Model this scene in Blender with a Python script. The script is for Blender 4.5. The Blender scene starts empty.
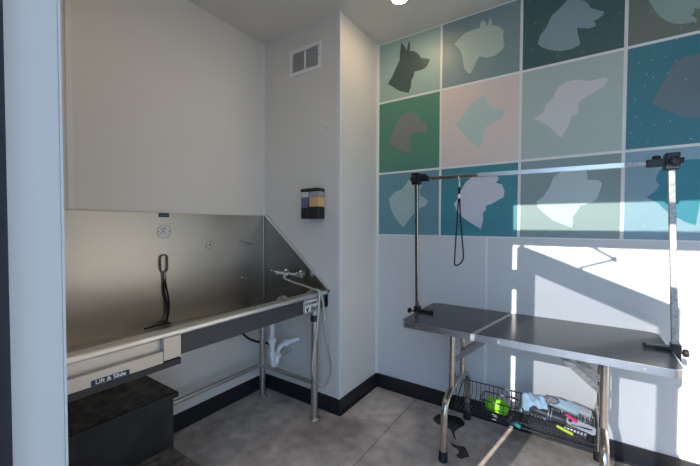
import bpy, bmesh, math, random
from mathutils import Vector, Matrix
random.seed(7)
C = bpy.context.scene.collection
PI = math.pi

# ------------------------------------------------------------------ materials
def new_mat(name):
    m = bpy.data.materials.new(name); m.use_nodes = True
    nt = m.node_tree
    return m, nt, nt.nodes['Principled BSDF']

def mat(name, col, rough=0.6, metal=0.0, var=0.0, vscale=6.0, bump=0.0, bscale=80.0, stretch=(1, 1, 1),
        rvar=0.0, spec=0.5, flecks=None, coat=0.0):
    m, nt, b = new_mat(name)
    N, L = nt.nodes, nt.links
    b.inputs['Roughness'].default_value = rough
    b.inputs['Metallic'].default_value = metal
    b.inputs['Specular IOR Level'].default_value = spec
    b.inputs['Coat Weight'].default_value = coat
    c = (col[0], col[1], col[2], 1)
    b.inputs['Base Color'].default_value = c
    tc = N.new('ShaderNodeTexCoord'); mp = N.new('ShaderNodeMapping')
    mp.inputs['Scale'].default_value = stretch
    L.new(tc.outputs['Object'], mp.inputs['Vector'])
    last = None
    nz = N.new('ShaderNodeTexNoise'); nz.inputs['Scale'].default_value = vscale; nz.inputs['Detail'].default_value = 6
    L.new(mp.outputs[0], nz.inputs['Vector'])
    if var > 0:
        r = N.new('ShaderNodeValToRGB')
        r.color_ramp.elements[0].position = .3; r.color_ramp.elements[1].position = .7
        r.color_ramp.elements[0].color = (col[0]*(1-var), col[1]*(1-var), col[2]*(1-var), 1)
        r.color_ramp.elements[1].color = (min(1, col[0]*(1+var)), min(1, col[1]*(1+var)), min(1, col[2]*(1+var)), 1)
        L.new(nz.outputs['Fac'], r.inputs[0]); last = r.outputs[0]
        L.new(last, b.inputs['Base Color'])
    if flecks:
        v = N.new('ShaderNodeTexVoronoi'); v.inputs['Scale'].default_value = 55
        L.new(tc.outputs['Object'], v.inputs['Vector'])
        n2 = N.new('ShaderNodeTexWhiteNoise'); n2.noise_dimensions = '3D'
        L.new(v.outputs['Position'], n2.inputs['Vector'])
        lt = N.new('ShaderNodeMath'); lt.operation = 'LESS_THAN'; lt.inputs[1].default_value = .13
        L.new(v.outputs['Distance'], lt.inputs[0])
        gt = N.new('ShaderNodeMath'); gt.operation = 'GREATER_THAN'; gt.inputs[1].default_value = flecks
        L.new(n2.outputs['Value'], gt.inputs[0])
        mu = N.new('ShaderNodeMath'); mu.operation = 'MULTIPLY'
        L.new(lt.outputs[0], mu.inputs[0]); L.new(gt.outputs[0], mu.inputs[1])
        mx = N.new('ShaderNodeMix'); mx.data_type = 'RGBA'
        if last: L.new(last, mx.inputs[6])
        else: mx.inputs[6].default_value = c
        mx.inputs[7].default_value = (.55, .62, .62, 1)
        L.new(mu.outputs[0], mx.inputs[0]); L.new(mx.outputs[2], b.inputs['Base Color'])
    if rvar > 0:
        mr = N.new('ShaderNodeMapRange')
        mr.inputs['To Min'].default_value = max(.02, rough-rvar); mr.inputs['To Max'].default_value = rough+rvar
        L.new(nz.outputs['Fac'], mr.inputs['Value']); L.new(mr.outputs[0], b.inputs['Roughness'])
    if bump > 0:
        n3 = N.new('ShaderNodeTexNoise'); n3.inputs['Scale'].default_value = bscale; n3.inputs['Detail'].default_value = 4
        L.new(mp.outputs[0], n3.inputs['Vector'])
        bp = N.new('ShaderNodeBump'); bp.inputs['Strength'].default_value = bump; bp.inputs['Distance'].default_value = .004
        L.new(n3.outputs['Fac'], bp.inputs['Height']); L.new(bp.outputs[0], b.inputs['Normal'])
    return m

def s2l(*c):      # sRGB 0-255 to linear
    return tuple(((x/255)/12.92 if x/255 <= .04045 else ((x/255+.055)/1.055)**2.4) for x in c)

def floor_mat():
    m, nt, b = new_mat('stained_concrete')
    N, L = nt.nodes, nt.links
    tc = N.new('ShaderNodeTexCoord')
    n1 = N.new('ShaderNodeTexNoise'); n1.inputs['Scale'].default_value = 2.3; n1.inputs['Detail'].default_value = 9; n1.inputs['Roughness'].default_value = .62
    n2 = N.new('ShaderNodeTexNoise'); n2.inputs['Scale'].default_value = 14; n2.inputs['Detail'].default_value = 6
    for n in (n1, n2): L.new(tc.outputs['Object'], n.inputs['Vector'])
    r1 = N.new('ShaderNodeValToRGB'); e = r1.color_ramp.elements
    e[0].position = .36; e[0].color = (.36, .305, .262, 1)
    e[1].position = .64; e[1].color = (.76, .665, .585, 1)
    L.new(n1.outputs['Fac'], r1.inputs[0])
    r2 = N.new('ShaderNodeValToRGB'); e = r2.color_ramp.elements
    e[0].position = .3; e[0].color = (.62, .60, .59, 1); e[1].position = .65; e[1].color = (1, 1, 1, 1)
    L.new(n2.outputs['Fac'], r2.inputs[0])
    mx = N.new('ShaderNodeMix'); mx.data_type = 'RGBA'; mx.blend_type = 'MULTIPLY'; mx.inputs[0].default_value = .8
    L.new(r1.outputs[0], mx.inputs[6]); L.new(r2.outputs[0], mx.inputs[7])
    # a saw-cut joint running towards the back wall
    sp = N.new('ShaderNodeSeparateXYZ'); L.new(tc.outputs['Object'], sp.inputs[0])
    wob = N.new('ShaderNodeMath'); wob.operation = 'MULTIPLY_ADD'; wob.inputs[1].default_value = .03; L.new(n1.outputs['Fac'], wob.inputs[0]); L.new(sp.outputs['X'], wob.inputs[2])
    a = N.new('ShaderNodeMath'); a.operation = 'SUBTRACT'; a.inputs[1].default_value = 1.083-1.95; L.new(wob.outputs[0], a.inputs[0])
    ab = N.new('ShaderNodeMath'); ab.operation = 'ABSOLUTE'; L.new(a.outputs[0], ab.inputs[0])
    lt = N.new('ShaderNodeMath'); lt.operation = 'LESS_THAN'; lt.inputs[1].default_value = .0018; L.new(ab.outputs[0], lt.inputs[0])
    m2 = N.new('ShaderNodeMix'); m2.data_type = 'RGBA'; m2.inputs[7].default_value = (.10, .09, .08, 1)
    L.new(lt.outputs[0], m2.inputs[0]); L.new(mx.outputs[2], m2.inputs[6]); L.new(m2.outputs[2], b.inputs['Base Color'])
    mr = N.new('ShaderNodeMapRange'); mr.inputs['To Min'].default_value = .45; mr.inputs['To Max'].default_value = .75
    L.new(n2.outputs['Fac'], mr.inputs['Value']); L.new(mr.outputs[0], b.inputs['Roughness'])
    bp = N.new('ShaderNodeBump'); bp.inputs['Strength'].default_value = .12; bp.inputs['Distance'].default_value = .004
    L.new(n2.outputs['Fac'], bp.inputs['Height']); L.new(bp.outputs[0], b.inputs['Normal'])
    return m

def glass_mat(name, tint, refl=.06):
    m = bpy.data.materials.new(name); m.use_nodes = True
    nt = m.node_tree; nt.nodes.clear()
    o = nt.nodes.new('ShaderNodeOutputMaterial'); t = nt.nodes.new('ShaderNodeBsdfTransparent'); g = nt.nodes.new('ShaderNodeBsdfGlossy')
    t.inputs[0].default_value = (*tint, 1); g.inputs['Roughness'].default_value = .02
    x = nt.nodes.new('ShaderNodeMixShader'); x.inputs[0].default_value = refl
    nt.links.new(t.outputs[0], x.inputs[1]); nt.links.new(g.outputs[0], x.inputs[2]); nt.links.new(x.outputs[0], o.inputs[0])
    return m

def emit_mat(name, col, s):
    m = bpy.data.materials.new(name); m.use_nodes = True
    nt = m.node_tree; nt.nodes.clear()
    o = nt.nodes.new('ShaderNodeOutputMaterial'); e = nt.nodes.new('ShaderNodeEmission')
    e.inputs[0].default_value = (*col, 1); e.inputs[1].default_value = s
    nt.links.new(e.outputs[0], o.inputs[0]); return m

# ------------------------------------------------------------------ mesh builder (world coordinates)
class MB:
    def __init__(s): s.v = []; s.f = []
    def _add(s, vs, fs):
        n = len(s.v); s.v += [tuple(v) for v in vs]; s.f += [tuple(i+n for i in f) for f in fs]; return s
    def box(s, x0, x1, y0, y1, z0, z1, M=None):
        vs = [Vector((x, y, z)) for x in (x0, x1) for y in (y0, y1) for z in (z0, z1)]
        if M: vs = [M @ v for v in vs]
        return s._add(vs, [(0, 1, 3, 2), (4, 6, 7, 5), (0, 4, 5, 1), (2, 3, 7, 6), (0, 2, 6, 4), (1, 5, 7, 3)])
    def bar(s, p0, p1, w, h, up=(0, 0, 1)):       # rectangular bar from p0 to p1
        p0, p1 = Vector(p0), Vector(p1); d = (p1-p0).normalized(); up = Vector(up)
        if abs(d.dot(up)) > .99: up = Vector((0, 1, 0))
        a = d.cross(up).normalized(); b = a.cross(d).normalized()
        vs = [p + a*i*w/2 + b*j*h/2 for p in (p0, p1) for i, j in ((-1, -1), (1, -1), (1, 1), (-1, 1))]
        return s._add(vs, [(3, 2, 1, 0), (4, 5, 6, 7), (0, 1, 5, 4), (1, 2, 6, 5), (2, 3, 7, 6), (3, 0, 4, 7)])
    def tube(s, pts, r, seg=12, closed=False, radii=None):
        P = [Vector(p) for p in pts]; n = len(P); rings = []; prev = None
        for i in range(n):
            if closed: t = (P[(i+1) % n]-P[i-1]).normalized()
            else: t = (P[min(i+1, n-1)]-P[max(i-1, 0)]).normalized()
            if prev is None:
                a = t.orthogonal().normalized()
            else:
                a = (prev - t*prev.dot(t)); a = a.normalized() if a.length > 1e-6 else t.orthogonal().normalized()
            prev = a; b = t.cross(a); rr = radii[i] if radii else r
            rings.append([P[i]+(a*math.cos(2*PI*k/seg)+b*math.sin(2*PI*k/seg))*rr for k in range(seg)])
        vs = [v for q in rings for v in q]; fs = []
        for i in range(n if closed else n-1):
            j = (i+1) % n
            for k in range(seg):
                l = (k+1) % seg; fs.append((i*seg+k, i*seg+l, j*seg+l, j*seg+k))
        if not closed: fs += [tuple(range(seg))[::-1], tuple((n-1)*seg+k for k in range(seg))]
        return s._add(vs, fs)
    def cyl(s, p0, p1, r, seg=20, r2=None): return s.tube([p0, p1], r, seg, radii=[r, r if r2 is None else r2])
    def lathe(s, org, axis, prof, seg=24):        # prof: (radius, height along axis)
        org = Vector(org); ax = Vector(axis).normalized(); a = ax.orthogonal().normalized(); b = ax.cross(a)
        vs = []; fs = []
        for r, h in prof:
            for k in range(seg): vs.append(org+ax*h+(a*math.cos(2*PI*k/seg)+b*math.sin(2*PI*k/seg))*max(r, 1e-5))
        for i in range(len(prof)-1):
            for k in range(seg):
                l = (k+1) % seg; fs.append((i*seg+k, i*seg+l, (i+1)*seg+l, (i+1)*seg+k))
        fs += [tuple(range(seg))[::-1], tuple((len(prof)-1)*seg+k for k in range(seg))]
        return s._add(vs, fs)
    def prism(s, poly, f0, f1):                   # poly: 2D points; f0/f1 map (u,v) to 3D on the two faces
        n = len(poly); vs = [f0(*p) for p in poly]+[f1(*p) for p in poly]
        return s._add(vs, [tuple(range(n))[::-1], tuple(range(n, 2*n))]+[(i, (i+1) % n, n+(i+1) % n, n+i) for i in range(n)])
    def ball(s, c, r, sx=1, sy=1, sz=1, seg=16, M=None):
        vs = []; fs = []; R = seg//2
        for i in range(R+1):
            t = PI*i/R
            for k in range(seg):
                p = Vector((sx*r*math.sin(t)*math.cos(2*PI*k/seg), sy*r*math.sin(t)*math.sin(2*PI*k/seg), sz*r*math.cos(t)))
                if M: p = M @ p
                vs.append(Vector(c)+p)
        for i in range(R):
            for k in range(seg):
                l = (k+1) % seg; fs.append((i*seg+k, (i+1)*seg+k, (i+1)*seg+l, i*seg+l))
        return s._add(vs, fs)
    def build(s, name, m, parent=None, smooth=False, bevel=0.0, seg=2, sub=0):
        off = Vector((0, 0, 0)); p = parent
        while p: off += p.location; p = p.parent
        me = bpy.data.meshes.new(name)
        if parent is None and s.v:                # a thing that is one mesh: origin at its base
            xs, ys, zs = zip(*s.v); base = Vector(((min(xs)+max(xs))/2, (min(ys)+max(ys))/2, min(zs)))
        else: base = Vector((0, 0, 0))
        me.from_pydata([tuple(Vector(v)-off-base) for v in s.v], [], s.f)
        bm = bmesh.new(); bm.from_mesh(me)
        bmesh.ops.remove_doubles(bm, verts=bm.verts, dist=1e-6)
        bmesh.ops.recalc_face_normals(bm, faces=bm.faces); bm.to_mesh(me); bm.free()
        me.materials.append(m)
        o = bpy.data.objects.new(name, me); C.objects.link(o); o.location = base
        if parent: o.parent = parent
        if bevel > 0:
            b = o.modifiers.new('bevel', 'BEVEL'); b.width = bevel; b.segments = seg; b.limit_method = 'ANGLE'; b.angle_limit = math.radians(35)
        if sub:
            d = o.modifiers.new('sub', 'SUBSURF'); d.levels = sub; d.render_levels = sub
        if smooth:
            for f in me.polygons: f.use_smooth = True
            if not sub and bevel == 0:
                e = o.modifiers.new('split', 'EDGE_SPLIT'); e.split_angle = math.radians(50)
        return o

def spline(pts, n=8, closed=False):               # Catmull-Rom
    P = [Vector(p) for p in pts]; out = []; m = len(P)
    for i in range(m if closed else m-1):
        if closed: a, b, c, d = P[i-1], P[i], P[(i+1) % m], P[(i+2) % m]
        else: a, b, c, d = P[max(i-1, 0)], P[i], P[i+1], P[min(i+2, m-1)]
        for k in range(n):
            t = k/n
            out.append(.5*((2*b)+(c-a)*t+(2*a-5*b+4*c-d)*t*t+(3*b-a-3*c+d)*t**3))
    if not closed: out.append(P[-1])
    return out

def fillet(pts, r, n=6):                          # polyline with rounded corners
    P = [Vector(p) for p in pts]; out = [P[0]]
    for i in range(1, len(P)-1):
        a = (P[i-1]-P[i]); b = (P[i+1]-P[i]); t = min(r, a.length*.49, b.length*.49)
        p0 = P[i]+a.normalized()*t; p2 = P[i]+b.normalized()*t
        for k in range(n+1):
            u = k/n; out.append(p0*(1-u)**2+P[i]*2*u*(1-u)+p2*u*u)
    return out+[P[-1]]

def rrect(x0, x1, y0, y1, r, n=6):
    out = []
    for cx, cy, a in ((x1-r, y1-r, 0), (x0+r, y1-r, 90), (x0+r, y0+r, 180), (x1-r, y0+r, 270)):
        for k in range(n+1):
            t = math.radians(a+90*k/n); out.append((cx+r*math.cos(t), cy+r*math.sin(t)))
    return out

def tag(o, label, cat, group=None):
    o['label'] = label; o['category'] = cat
    if group: o['group'] = group
    return o
def thing(name, loc, label, cat, group=None):
    o = bpy.data.objects.new(name, None); C.objects.link(o); o.location = loc; o.empty_display_size = .05
    return tag(o, label, cat, group)
def struct(o): o['kind'] = 'structure'; return o
def text(name, s, size, m, M, parent, ext=.0006, bold=0.0, shear=0.0):
    cu = bpy.data.curves.new(name, 'FONT'); cu.body = s; cu.size = size; cu.extrude = ext; cu.offset = bold; cu.shear = shear
    cu.align_x = 'CENTER'; cu.align_y = 'CENTER'
    t = bpy.data.objects.new(name, cu); C.objects.link(t)
    bpy.context.view_layer.update()
    me = bpy.data.meshes.new_from_object(t.evaluated_get(bpy.context.evaluated_depsgraph_get()))
    bpy.data.objects.remove(t); bpy.data.curves.remove(cu)
    off = Vector((0, 0, 0)); p = parent
    while p: off += p.location; p = p.parent
    me.transform(M); me.transform(Matrix.Translation(-off)); me.materials.clear(); me.materials.append(m)
    o = bpy.data.objects.new(name, me); C.objects.link(o); o.parent = parent
    return o
def frame(origin, xdir, ydir):                    # matrix with local x, y along the given directions
    x = Vector(xdir).normalized(); y = Vector(ydir).normalized(); z = x.cross(y)
    M = Matrix((x, y, z)).transposed().to_4x4(); M.translation = Vector(origin); return M

SIL = {
    '11': [(0.923,2.611),(0.941,2.591),(0.966,2.545),(0.982,2.602),(0.994,2.590),(0.993,2.532),(1.021,2.524),(1.051,2.501),(1.069,2.478),(1.077,2.459),(1.144,2.434),(1.138,2.416),(1.116,2.384),(1.087,2.375),(1.058,2.375),(1.028,2.376),(1.023,2.347),(1.005,2.318),(1.003,2.274),(0.984,2.233),(0.950,2.246),(0.906,2.265),(0.813,2.339),(0.848,2.377),(0.874,2.428),(0.911,2.487),(0.911,2.527)],
    '12': [(1.313,2.487),(1.336,2.506),(1.379,2.536),(1.433,2.544),(1.478,2.544),(1.483,2.579),(1.498,2.589),(1.513,2.569),(1.518,2.541),(1.529,2.549),(1.538,2.588),(1.549,2.572),(1.552,2.536),(1.589,2.518),(1.622,2.478),(1.617,2.445),(1.626,2.390),(1.618,2.367),(1.574,2.341),(1.524,2.340),(1.477,2.361),(1.454,2.325),(1.425,2.265),(1.407,2.272),(1.382,2.307),(1.368,2.391),(1.349,2.446)],
    '13': [(1.809,2.346),(1.821,2.391),(1.850,2.424),(1.877,2.485),(1.912,2.509),(1.957,2.548),(1.977,2.551),(2.008,2.529),(2.034,2.511),(2.055,2.486),(2.058,2.467),(2.093,2.442),(2.121,2.424),(2.118,2.408),(2.094,2.394),(2.072,2.390),(2.085,2.375),(2.084,2.359),(2.058,2.355),(2.001,2.376),(2.006,2.339),(2.017,2.291),(2.012,2.275),(1.971,2.266),(1.920,2.270),(1.868,2.292),(1.826,2.322)],
    '14': [(2.304,2.421),(2.311,2.399),(2.327,2.359),(2.349,2.320),(2.375,2.289),(2.401,2.269),(2.426,2.259),(2.454,2.255),(2.478,2.255),(2.484,2.259),(2.473,2.276),(2.461,2.289),(2.475,2.305),(2.470,2.320),(2.476,2.320),(2.480,2.311),(2.492,2.313),(2.515,2.323),(2.505,2.429),(2.448,2.544),(2.374,2.564),(2.320,2.501),(2.303,2.445)],
    '21': [(0.825,1.892),(0.853,1.950),(0.875,2.008),(0.905,2.057),(0.942,2.084),(0.992,2.092),(1.042,2.073),(1.070,2.041),(1.084,2.011),(1.123,1.994),(1.133,1.954),(1.112,1.934),(1.064,1.936),(1.008,1.934),(0.998,1.895),(0.999,1.789),(0.944,1.809),(0.876,1.851)],
    '22': [(1.322,1.948),(1.375,1.989),(1.402,2.034),(1.443,2.075),(1.483,2.092),(1.503,2.104),(1.526,2.079),(1.526,2.059),(1.566,2.010),(1.635,1.993),(1.633,1.971),(1.615,1.937),(1.558,1.923),(1.525,1.905),(1.506,1.877),(1.503,1.808),(1.491,1.775),(1.460,1.790),(1.419,1.833),(1.362,1.906)],
    '23': [(1.796,1.908),(1.841,1.929),(1.856,1.974),(1.889,2.010),(1.918,2.067),(1.960,2.088),(2.000,2.090),(2.063,2.068),(2.117,2.069),(2.141,2.064),(2.142,2.050),(2.121,2.019),(2.075,1.992),(2.042,1.979),(2.014,1.957),(2.018,1.915),(2.004,1.891),(1.983,1.890),(1.975,1.847),(1.935,1.774),(1.873,1.850)],
    '24': [(2.324,1.895),(2.353,1.962),(2.381,2.020),(2.404,2.073),(2.441,2.095),(2.497,2.096),(2.553,2.076),(2.596,2.035),(2.631,1.966),(2.599,1.902),(2.566,1.872),(2.559,1.788),(2.503,1.791),(2.447,1.801),(2.394,1.836),(2.345,1.872)],
    '31': [(0.828,1.467),(0.880,1.516),(0.941,1.537),(1.001,1.610),(1.015,1.570),(1.041,1.544),(1.079,1.568),(1.099,1.552),(1.076,1.530),(1.071,1.506),(1.084,1.481),(1.125,1.455),(1.140,1.433),(1.119,1.406),(1.075,1.391),(1.062,1.373),(1.017,1.337),(0.950,1.251),(0.888,1.314),(0.845,1.390)],
    '32': [(1.324,1.415),(1.346,1.441),(1.363,1.488),(1.398,1.551),(1.437,1.584),(1.499,1.597),(1.559,1.597),(1.596,1.580),(1.604,1.560),(1.586,1.539),(1.623,1.525),(1.639,1.485),(1.634,1.446),(1.598,1.425),(1.561,1.404),(1.529,1.394),(1.529,1.365),(1.511,1.351),(1.514,1.307),(1.500,1.244),(1.435,1.284),(1.377,1.326),(1.341,1.369)],
    '33': [(1.817,1.413),(1.853,1.441),(1.882,1.492),(1.901,1.548),(1.930,1.574),(1.992,1.586),(2.047,1.583),(2.061,1.564),(2.062,1.525),(2.115,1.516),(2.130,1.499),(2.121,1.462),(2.112,1.430),(2.091,1.398),(2.033,1.378),(2.015,1.345),(1.999,1.317),(2.002,1.289),(1.996,1.255),(1.949,1.277),(1.900,1.300),(1.849,1.348),(1.823,1.378)],
    '34': [(2.314,1.415),(2.351,1.449),(2.363,1.476),(2.349,1.500),(2.354,1.527),(2.370,1.559),(2.402,1.583),(2.457,1.594),(2.507,1.591),(2.556,1.563),(2.572,1.489),(2.536,1.439),(2.511,1.388),(2.498,1.273),(2.464,1.287),(2.424,1.315),(2.382,1.354),(2.357,1.388)],
}
SUN, SKY, LAMP, EXPO = 10.0, 3.1, 115.0, 0.10
# ------------------------------------------------------------------ palette
WALL = mat('white_wall_panel', (.785, .752, .692), .45, var=.012, vscale=1.5, bump=.02, bscale=60)
CEIL = mat('ceiling_paint', (.70, .67, .62), .8, var=.015, vscale=2)
TRIMW = mat('white_vinyl_moulding', (.82, .81, .79), .4)
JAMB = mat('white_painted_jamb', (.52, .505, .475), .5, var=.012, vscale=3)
NAVY = mat('dark_navy_paint', (.012, .018, .032), .45)
BASE = mat('black_cove_base', (.014, .015, .018), .42, rvar=.1, vscale=9)
FLOOR = floor_mat()
PAVE = mat('outside_concrete', (.42, .41, .39), .85, var=.1, vscale=3)
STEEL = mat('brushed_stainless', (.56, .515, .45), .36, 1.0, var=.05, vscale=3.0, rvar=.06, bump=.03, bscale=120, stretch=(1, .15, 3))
STEEL_DIM = mat('stainless_side_shaded', (.22, .20, .175), .36, 1.0, var=.05, vscale=3.0, rvar=.06)  # same steel as the tub, darkened to imitate its dim reflections
STEELP = mat('stainless_front', (.56, .54, .50), .38, 1.0, var=.03, vscale=4, rvar=.05)
CHROME = mat('chrome', (.72, .71, .70), .16, 1.0, rvar=.05, vscale=20)
TUBE = mat('polished_tube', (.56, .51, .45), .22, .95, var=.1, vscale=30, rvar=.06)
GALV = mat('galvanised_tube', (.36, .355, .34), .5, 1.0, var=.3, vscale=70, rvar=.12)
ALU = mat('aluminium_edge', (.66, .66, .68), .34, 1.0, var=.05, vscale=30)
APRON = mat('dark_grey_apron', (.055, .054, .058), .42, var=.06, vscale=5)
DARKST = mat('dark_grey_underside', (.03, .03, .032), .5)
BLACKP = mat('black_plastic', (.01, .01, .012), .4)
RUBBER = mat('black_rubber_mat', (.013, .013, .014), .2, spec=.2)
FOOTR = mat('black_rubber_foot', (.012, .012, .012), .7)
STEPM = mat('scuffed_black_step', (.020, .019, .018), .62, var=.5, vscale=9, bump=.35, bscale=70)
STEPTOP = mat('grit_black_tread', (.15, .128, .104), .8, var=.6, vscale=18, bump=.6, bscale=160)
PVC = mat('white_pvc', (.90, .90, .89), .35)
WIRE = mat('black_coated_wire', (.03, .03, .032), .35)
CORD = mat('black_cord', (.008, .008, .009), .7, bump=.4, bscale=300)
KNOB = mat('gloss_black_knob', (.013, .012, .014), .3)
BRAID = mat('braided_hose', (.62, .62, .60), .38, .8, bump=.5, bscale=500)
BLUEST = mat('blue_sticker', s2l(18, 52, 88), .4)
GREYST = mat('dark_blue_sticker', s2l(34, 58, 78), .4)
STKTX = mat('pale_sticker_print', s2l(120, 145, 160), .5)
WHITEP = mat('white_print', (.85, .86, .86), .5)
PLATE = mat('pale_name_plate', (.80, .79, .76), .4)
INK = mat('black_ink', (.02, .02, .02), .5)
ETCH = mat('etched_steel', (.74, .73, .70), .55, .7)
ETCHD = mat('etched_dark', (.22, .22, .21), .5, .7)

YB, XC, H = .50, .7234, 2.652          # back wall, corner box, ceiling height
YF, YO = -1.598, -1.666                 # front wall inner face, jamb outer edge
XR = 3.9

# ------------------------------------------------------------------ the room
struct(MB().box(-.1, XR+.1, YO-.03, YB+.1, -.08, 0).build('floor', FLOOR))
struct(MB().box(-.1, XR+.1, YO-.08, YB+.1, H, H+.08).build('ceiling', CEIL))
struct(MB().box(-.1, 0, YF-.15, YB+.1, 0, H).build('wall_left', WALL))
struct(MB().box(0, XC, 0, YB+.1, 0, H).build('wall_corner', WALL))
struct(MB().box(XC, XR, YB, YB+.1, 0, H).build('wall_back', mat('cool_white_wall_panel', (.66, .675, .68), .45, var=.012, vscale=1.5, bump=.02, bscale=60)))
struct(MB().box(XR, XR+.1, YF-.15, YB+.1, 0, H).build('wall_right', WALL))
JX = 1.297                             # hinge jamb face
DR = 2.30                              # other side of the doorway
wf = MB()
wf.box(0, JX-.06, YF-.15, YF, 0, H)                     # left of the door
wf.box(JX-.06, XR, YF-.15, YF, 2.335, H)                # above everything
wf.box(3.72, XR, YF-.15, YF, 0, 2.335)
wf.box(DR+.09, 3.72, YF-.15, YF, 0, .12)
struct(wf.build('wall_front', mat('dark_grey_front_wall', (.09, .09, .095), .5)))
struct(MB().box(-6, 9, -9, YO-.03, -.09, -.012).build('ground', PAVE))
# white hinge jamb with a thin corner bead, navy frame outside it
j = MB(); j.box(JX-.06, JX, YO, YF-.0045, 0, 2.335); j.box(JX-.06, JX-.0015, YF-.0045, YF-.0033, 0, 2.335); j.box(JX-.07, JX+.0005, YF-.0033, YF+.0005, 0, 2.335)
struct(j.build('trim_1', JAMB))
struct(MB().box(JX-.06, JX, YO-.03, YO, 0, 2.335).box(DR, DR+.09, YO-.03, YF, 0, 2.335).build('trim_2', NAVY))
hd = MB().box(JX, DR, YO-.03, YF-.02, 2.066, 2.13)      # header bar over the door
struct(hd.build('trim_3', NAVY))
GLASS = glass_mat('door_glass', (.48, .49, .51))
CLEAR = glass_mat('clear_glass', (.93, .94, .94)); TINTED = glass_mat('tinted_transom_glass', (.72, .73, .70))
w1 = struct(MB().box(JX, DR, -1.648, -1.642, 2.13, 2.335).build('window_1', TINTED))
w2 = struct(MB().box(DR+.09, 3.72, -1.648, -1.642, .12, 2.335).build('window_2_added', CLEAR))  # assumed window out of view, added to even out the room's light
fr = MB()
for a in (DR+.09, 3.0, 3.68): fr.box(a, a+.04, -1.67, -1.62, .12, 2.335)
fr.box(DR+.09, 3.72, -1.67, -1.62, 2.03, 2.13); fr.box(DR+.09, 3.72, -1.67, -1.62, .12, .17)
o = fr.build('added_window_frame', NAVY, w2)

# the glazed door, standing open to the outside
TH = math.radians(49); hx, hy = JX+.033, YO-.036
dv = Vector((math.cos(TH), -math.sin(TH), 0)); dn = Vector((math.sin(TH), math.cos(TH), 0))
def dM(): return frame((hx, hy, 0), dv, dn)     # local x along the leaf, local y through its thickness, local z is down
def leaf(mb, u0, u1, z0, z1, t0=-.022, t1=.022):
    vs = []
    return mb._add([Vector((hx, hy, z))+dv*u+dn*t for u in (u0, u1) for t in (t0, t1) for z in (z0, z1)],
                   [(0, 1, 3, 2), (4, 6, 7, 5), (0, 4, 5, 1), (2, 3, 7, 6), (0, 2, 6, 4), (1, 5, 7, 3)])
DW = .905
door = bpy.data.objects.new('door_1', None); C.objects.link(door); door.location = (hx, hy, 0); door['kind'] = 'structure'
d = MB(); leaf(d, 0, .095, .01, 2.066); leaf(d, DW-.072, DW, .01, 2.066); leaf(d, .095, DW-.072, 1.945, 2.066); leaf(d, .095, DW-.072, .01, .22)
d.build('door_frame', NAVY, door)
leaf(MB(), .09, DW-.067, .215, 1.95, -.004, .004).build('door_glass', GLASS, door)
hb = MB(); pz = [Vector((hx, hy, z))+dv*(DW-.036)+dn*t for z, t in ((.95, .022), (.95, .07), (1.3, .07), (1.3, .022))]
hb.tube(fillet(pz, .03), .012).build('door_handle', CHROME, door)
hg = MB()
for z in (.2, 1.80): hg.box(JX-.004, hx+.01, hy-.016, hy+.025, z, z+.11)
hg.build('door_hinge', NAVY, door)
cl = MB(); e0 = Vector((1.683, -1.64, 2.062)); e2 = Vector((hx, hy, 2.080))+dv*.395
el = Vector((1.780, -1.795, 2.052)); cl.bar(e0, el, .014, .008); cl.bar(el, e2, .014, .008); cl.cyl(el-Vector((0, 0, .015)), el+Vector((0, 0, .012)), .009)
cl.build('door_closer', NAVY, door)

# vinyl mouldings in the corners and over the panel joints
def trim(n, *bx, m=TRIMW):
    t = MB()
    for b in bx: t.box(*b)
    return struct(t.build('trim_%d' % n, m, bevel=.0015))
trim(4, (0, .016, -.005, 0, .1, H), (0, .005, -.016, 0, .1, H))
trim(5, (XC-.018, XC+.004, -.004, 0, .1, H), (XC, XC+.004, -.004, .018, .1, H))
trim(6, (XC, XC+.018, YB-.005, YB, .1, H), (XC, XC+.005, YB-.016, YB, .1, H))
trim(7, (0, .004, -1.219, -1.195, .1, H))
trim(8, (1.528, 1.546, YB-.0025, YB, .1, 1.19))

# black cove base
def base(name, *bx):
    t = MB()
    for b in bx: t.box(*b)
    return struct(t.build(name, BASE, bevel=.003))
base('baseboard_left', (0, .008, YF, 0, 0, .105), (0, .016, YF, 0, 0, .012))
base('baseboard_corner', (0.008, XC+.008, -.008, 0, 0, .105), (0.016, XC+.016, -.016, 0, 0, .012), (XC, XC+.008, 0, YB, 0, .105), (XC, XC+.016, 0, YB, 0, .012))
base('baseboard_back', (XC+.008, XR, YB-.008, YB, 0, .105), (XC+.016, XR, YB-.016, YB, 0, .012))

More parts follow.
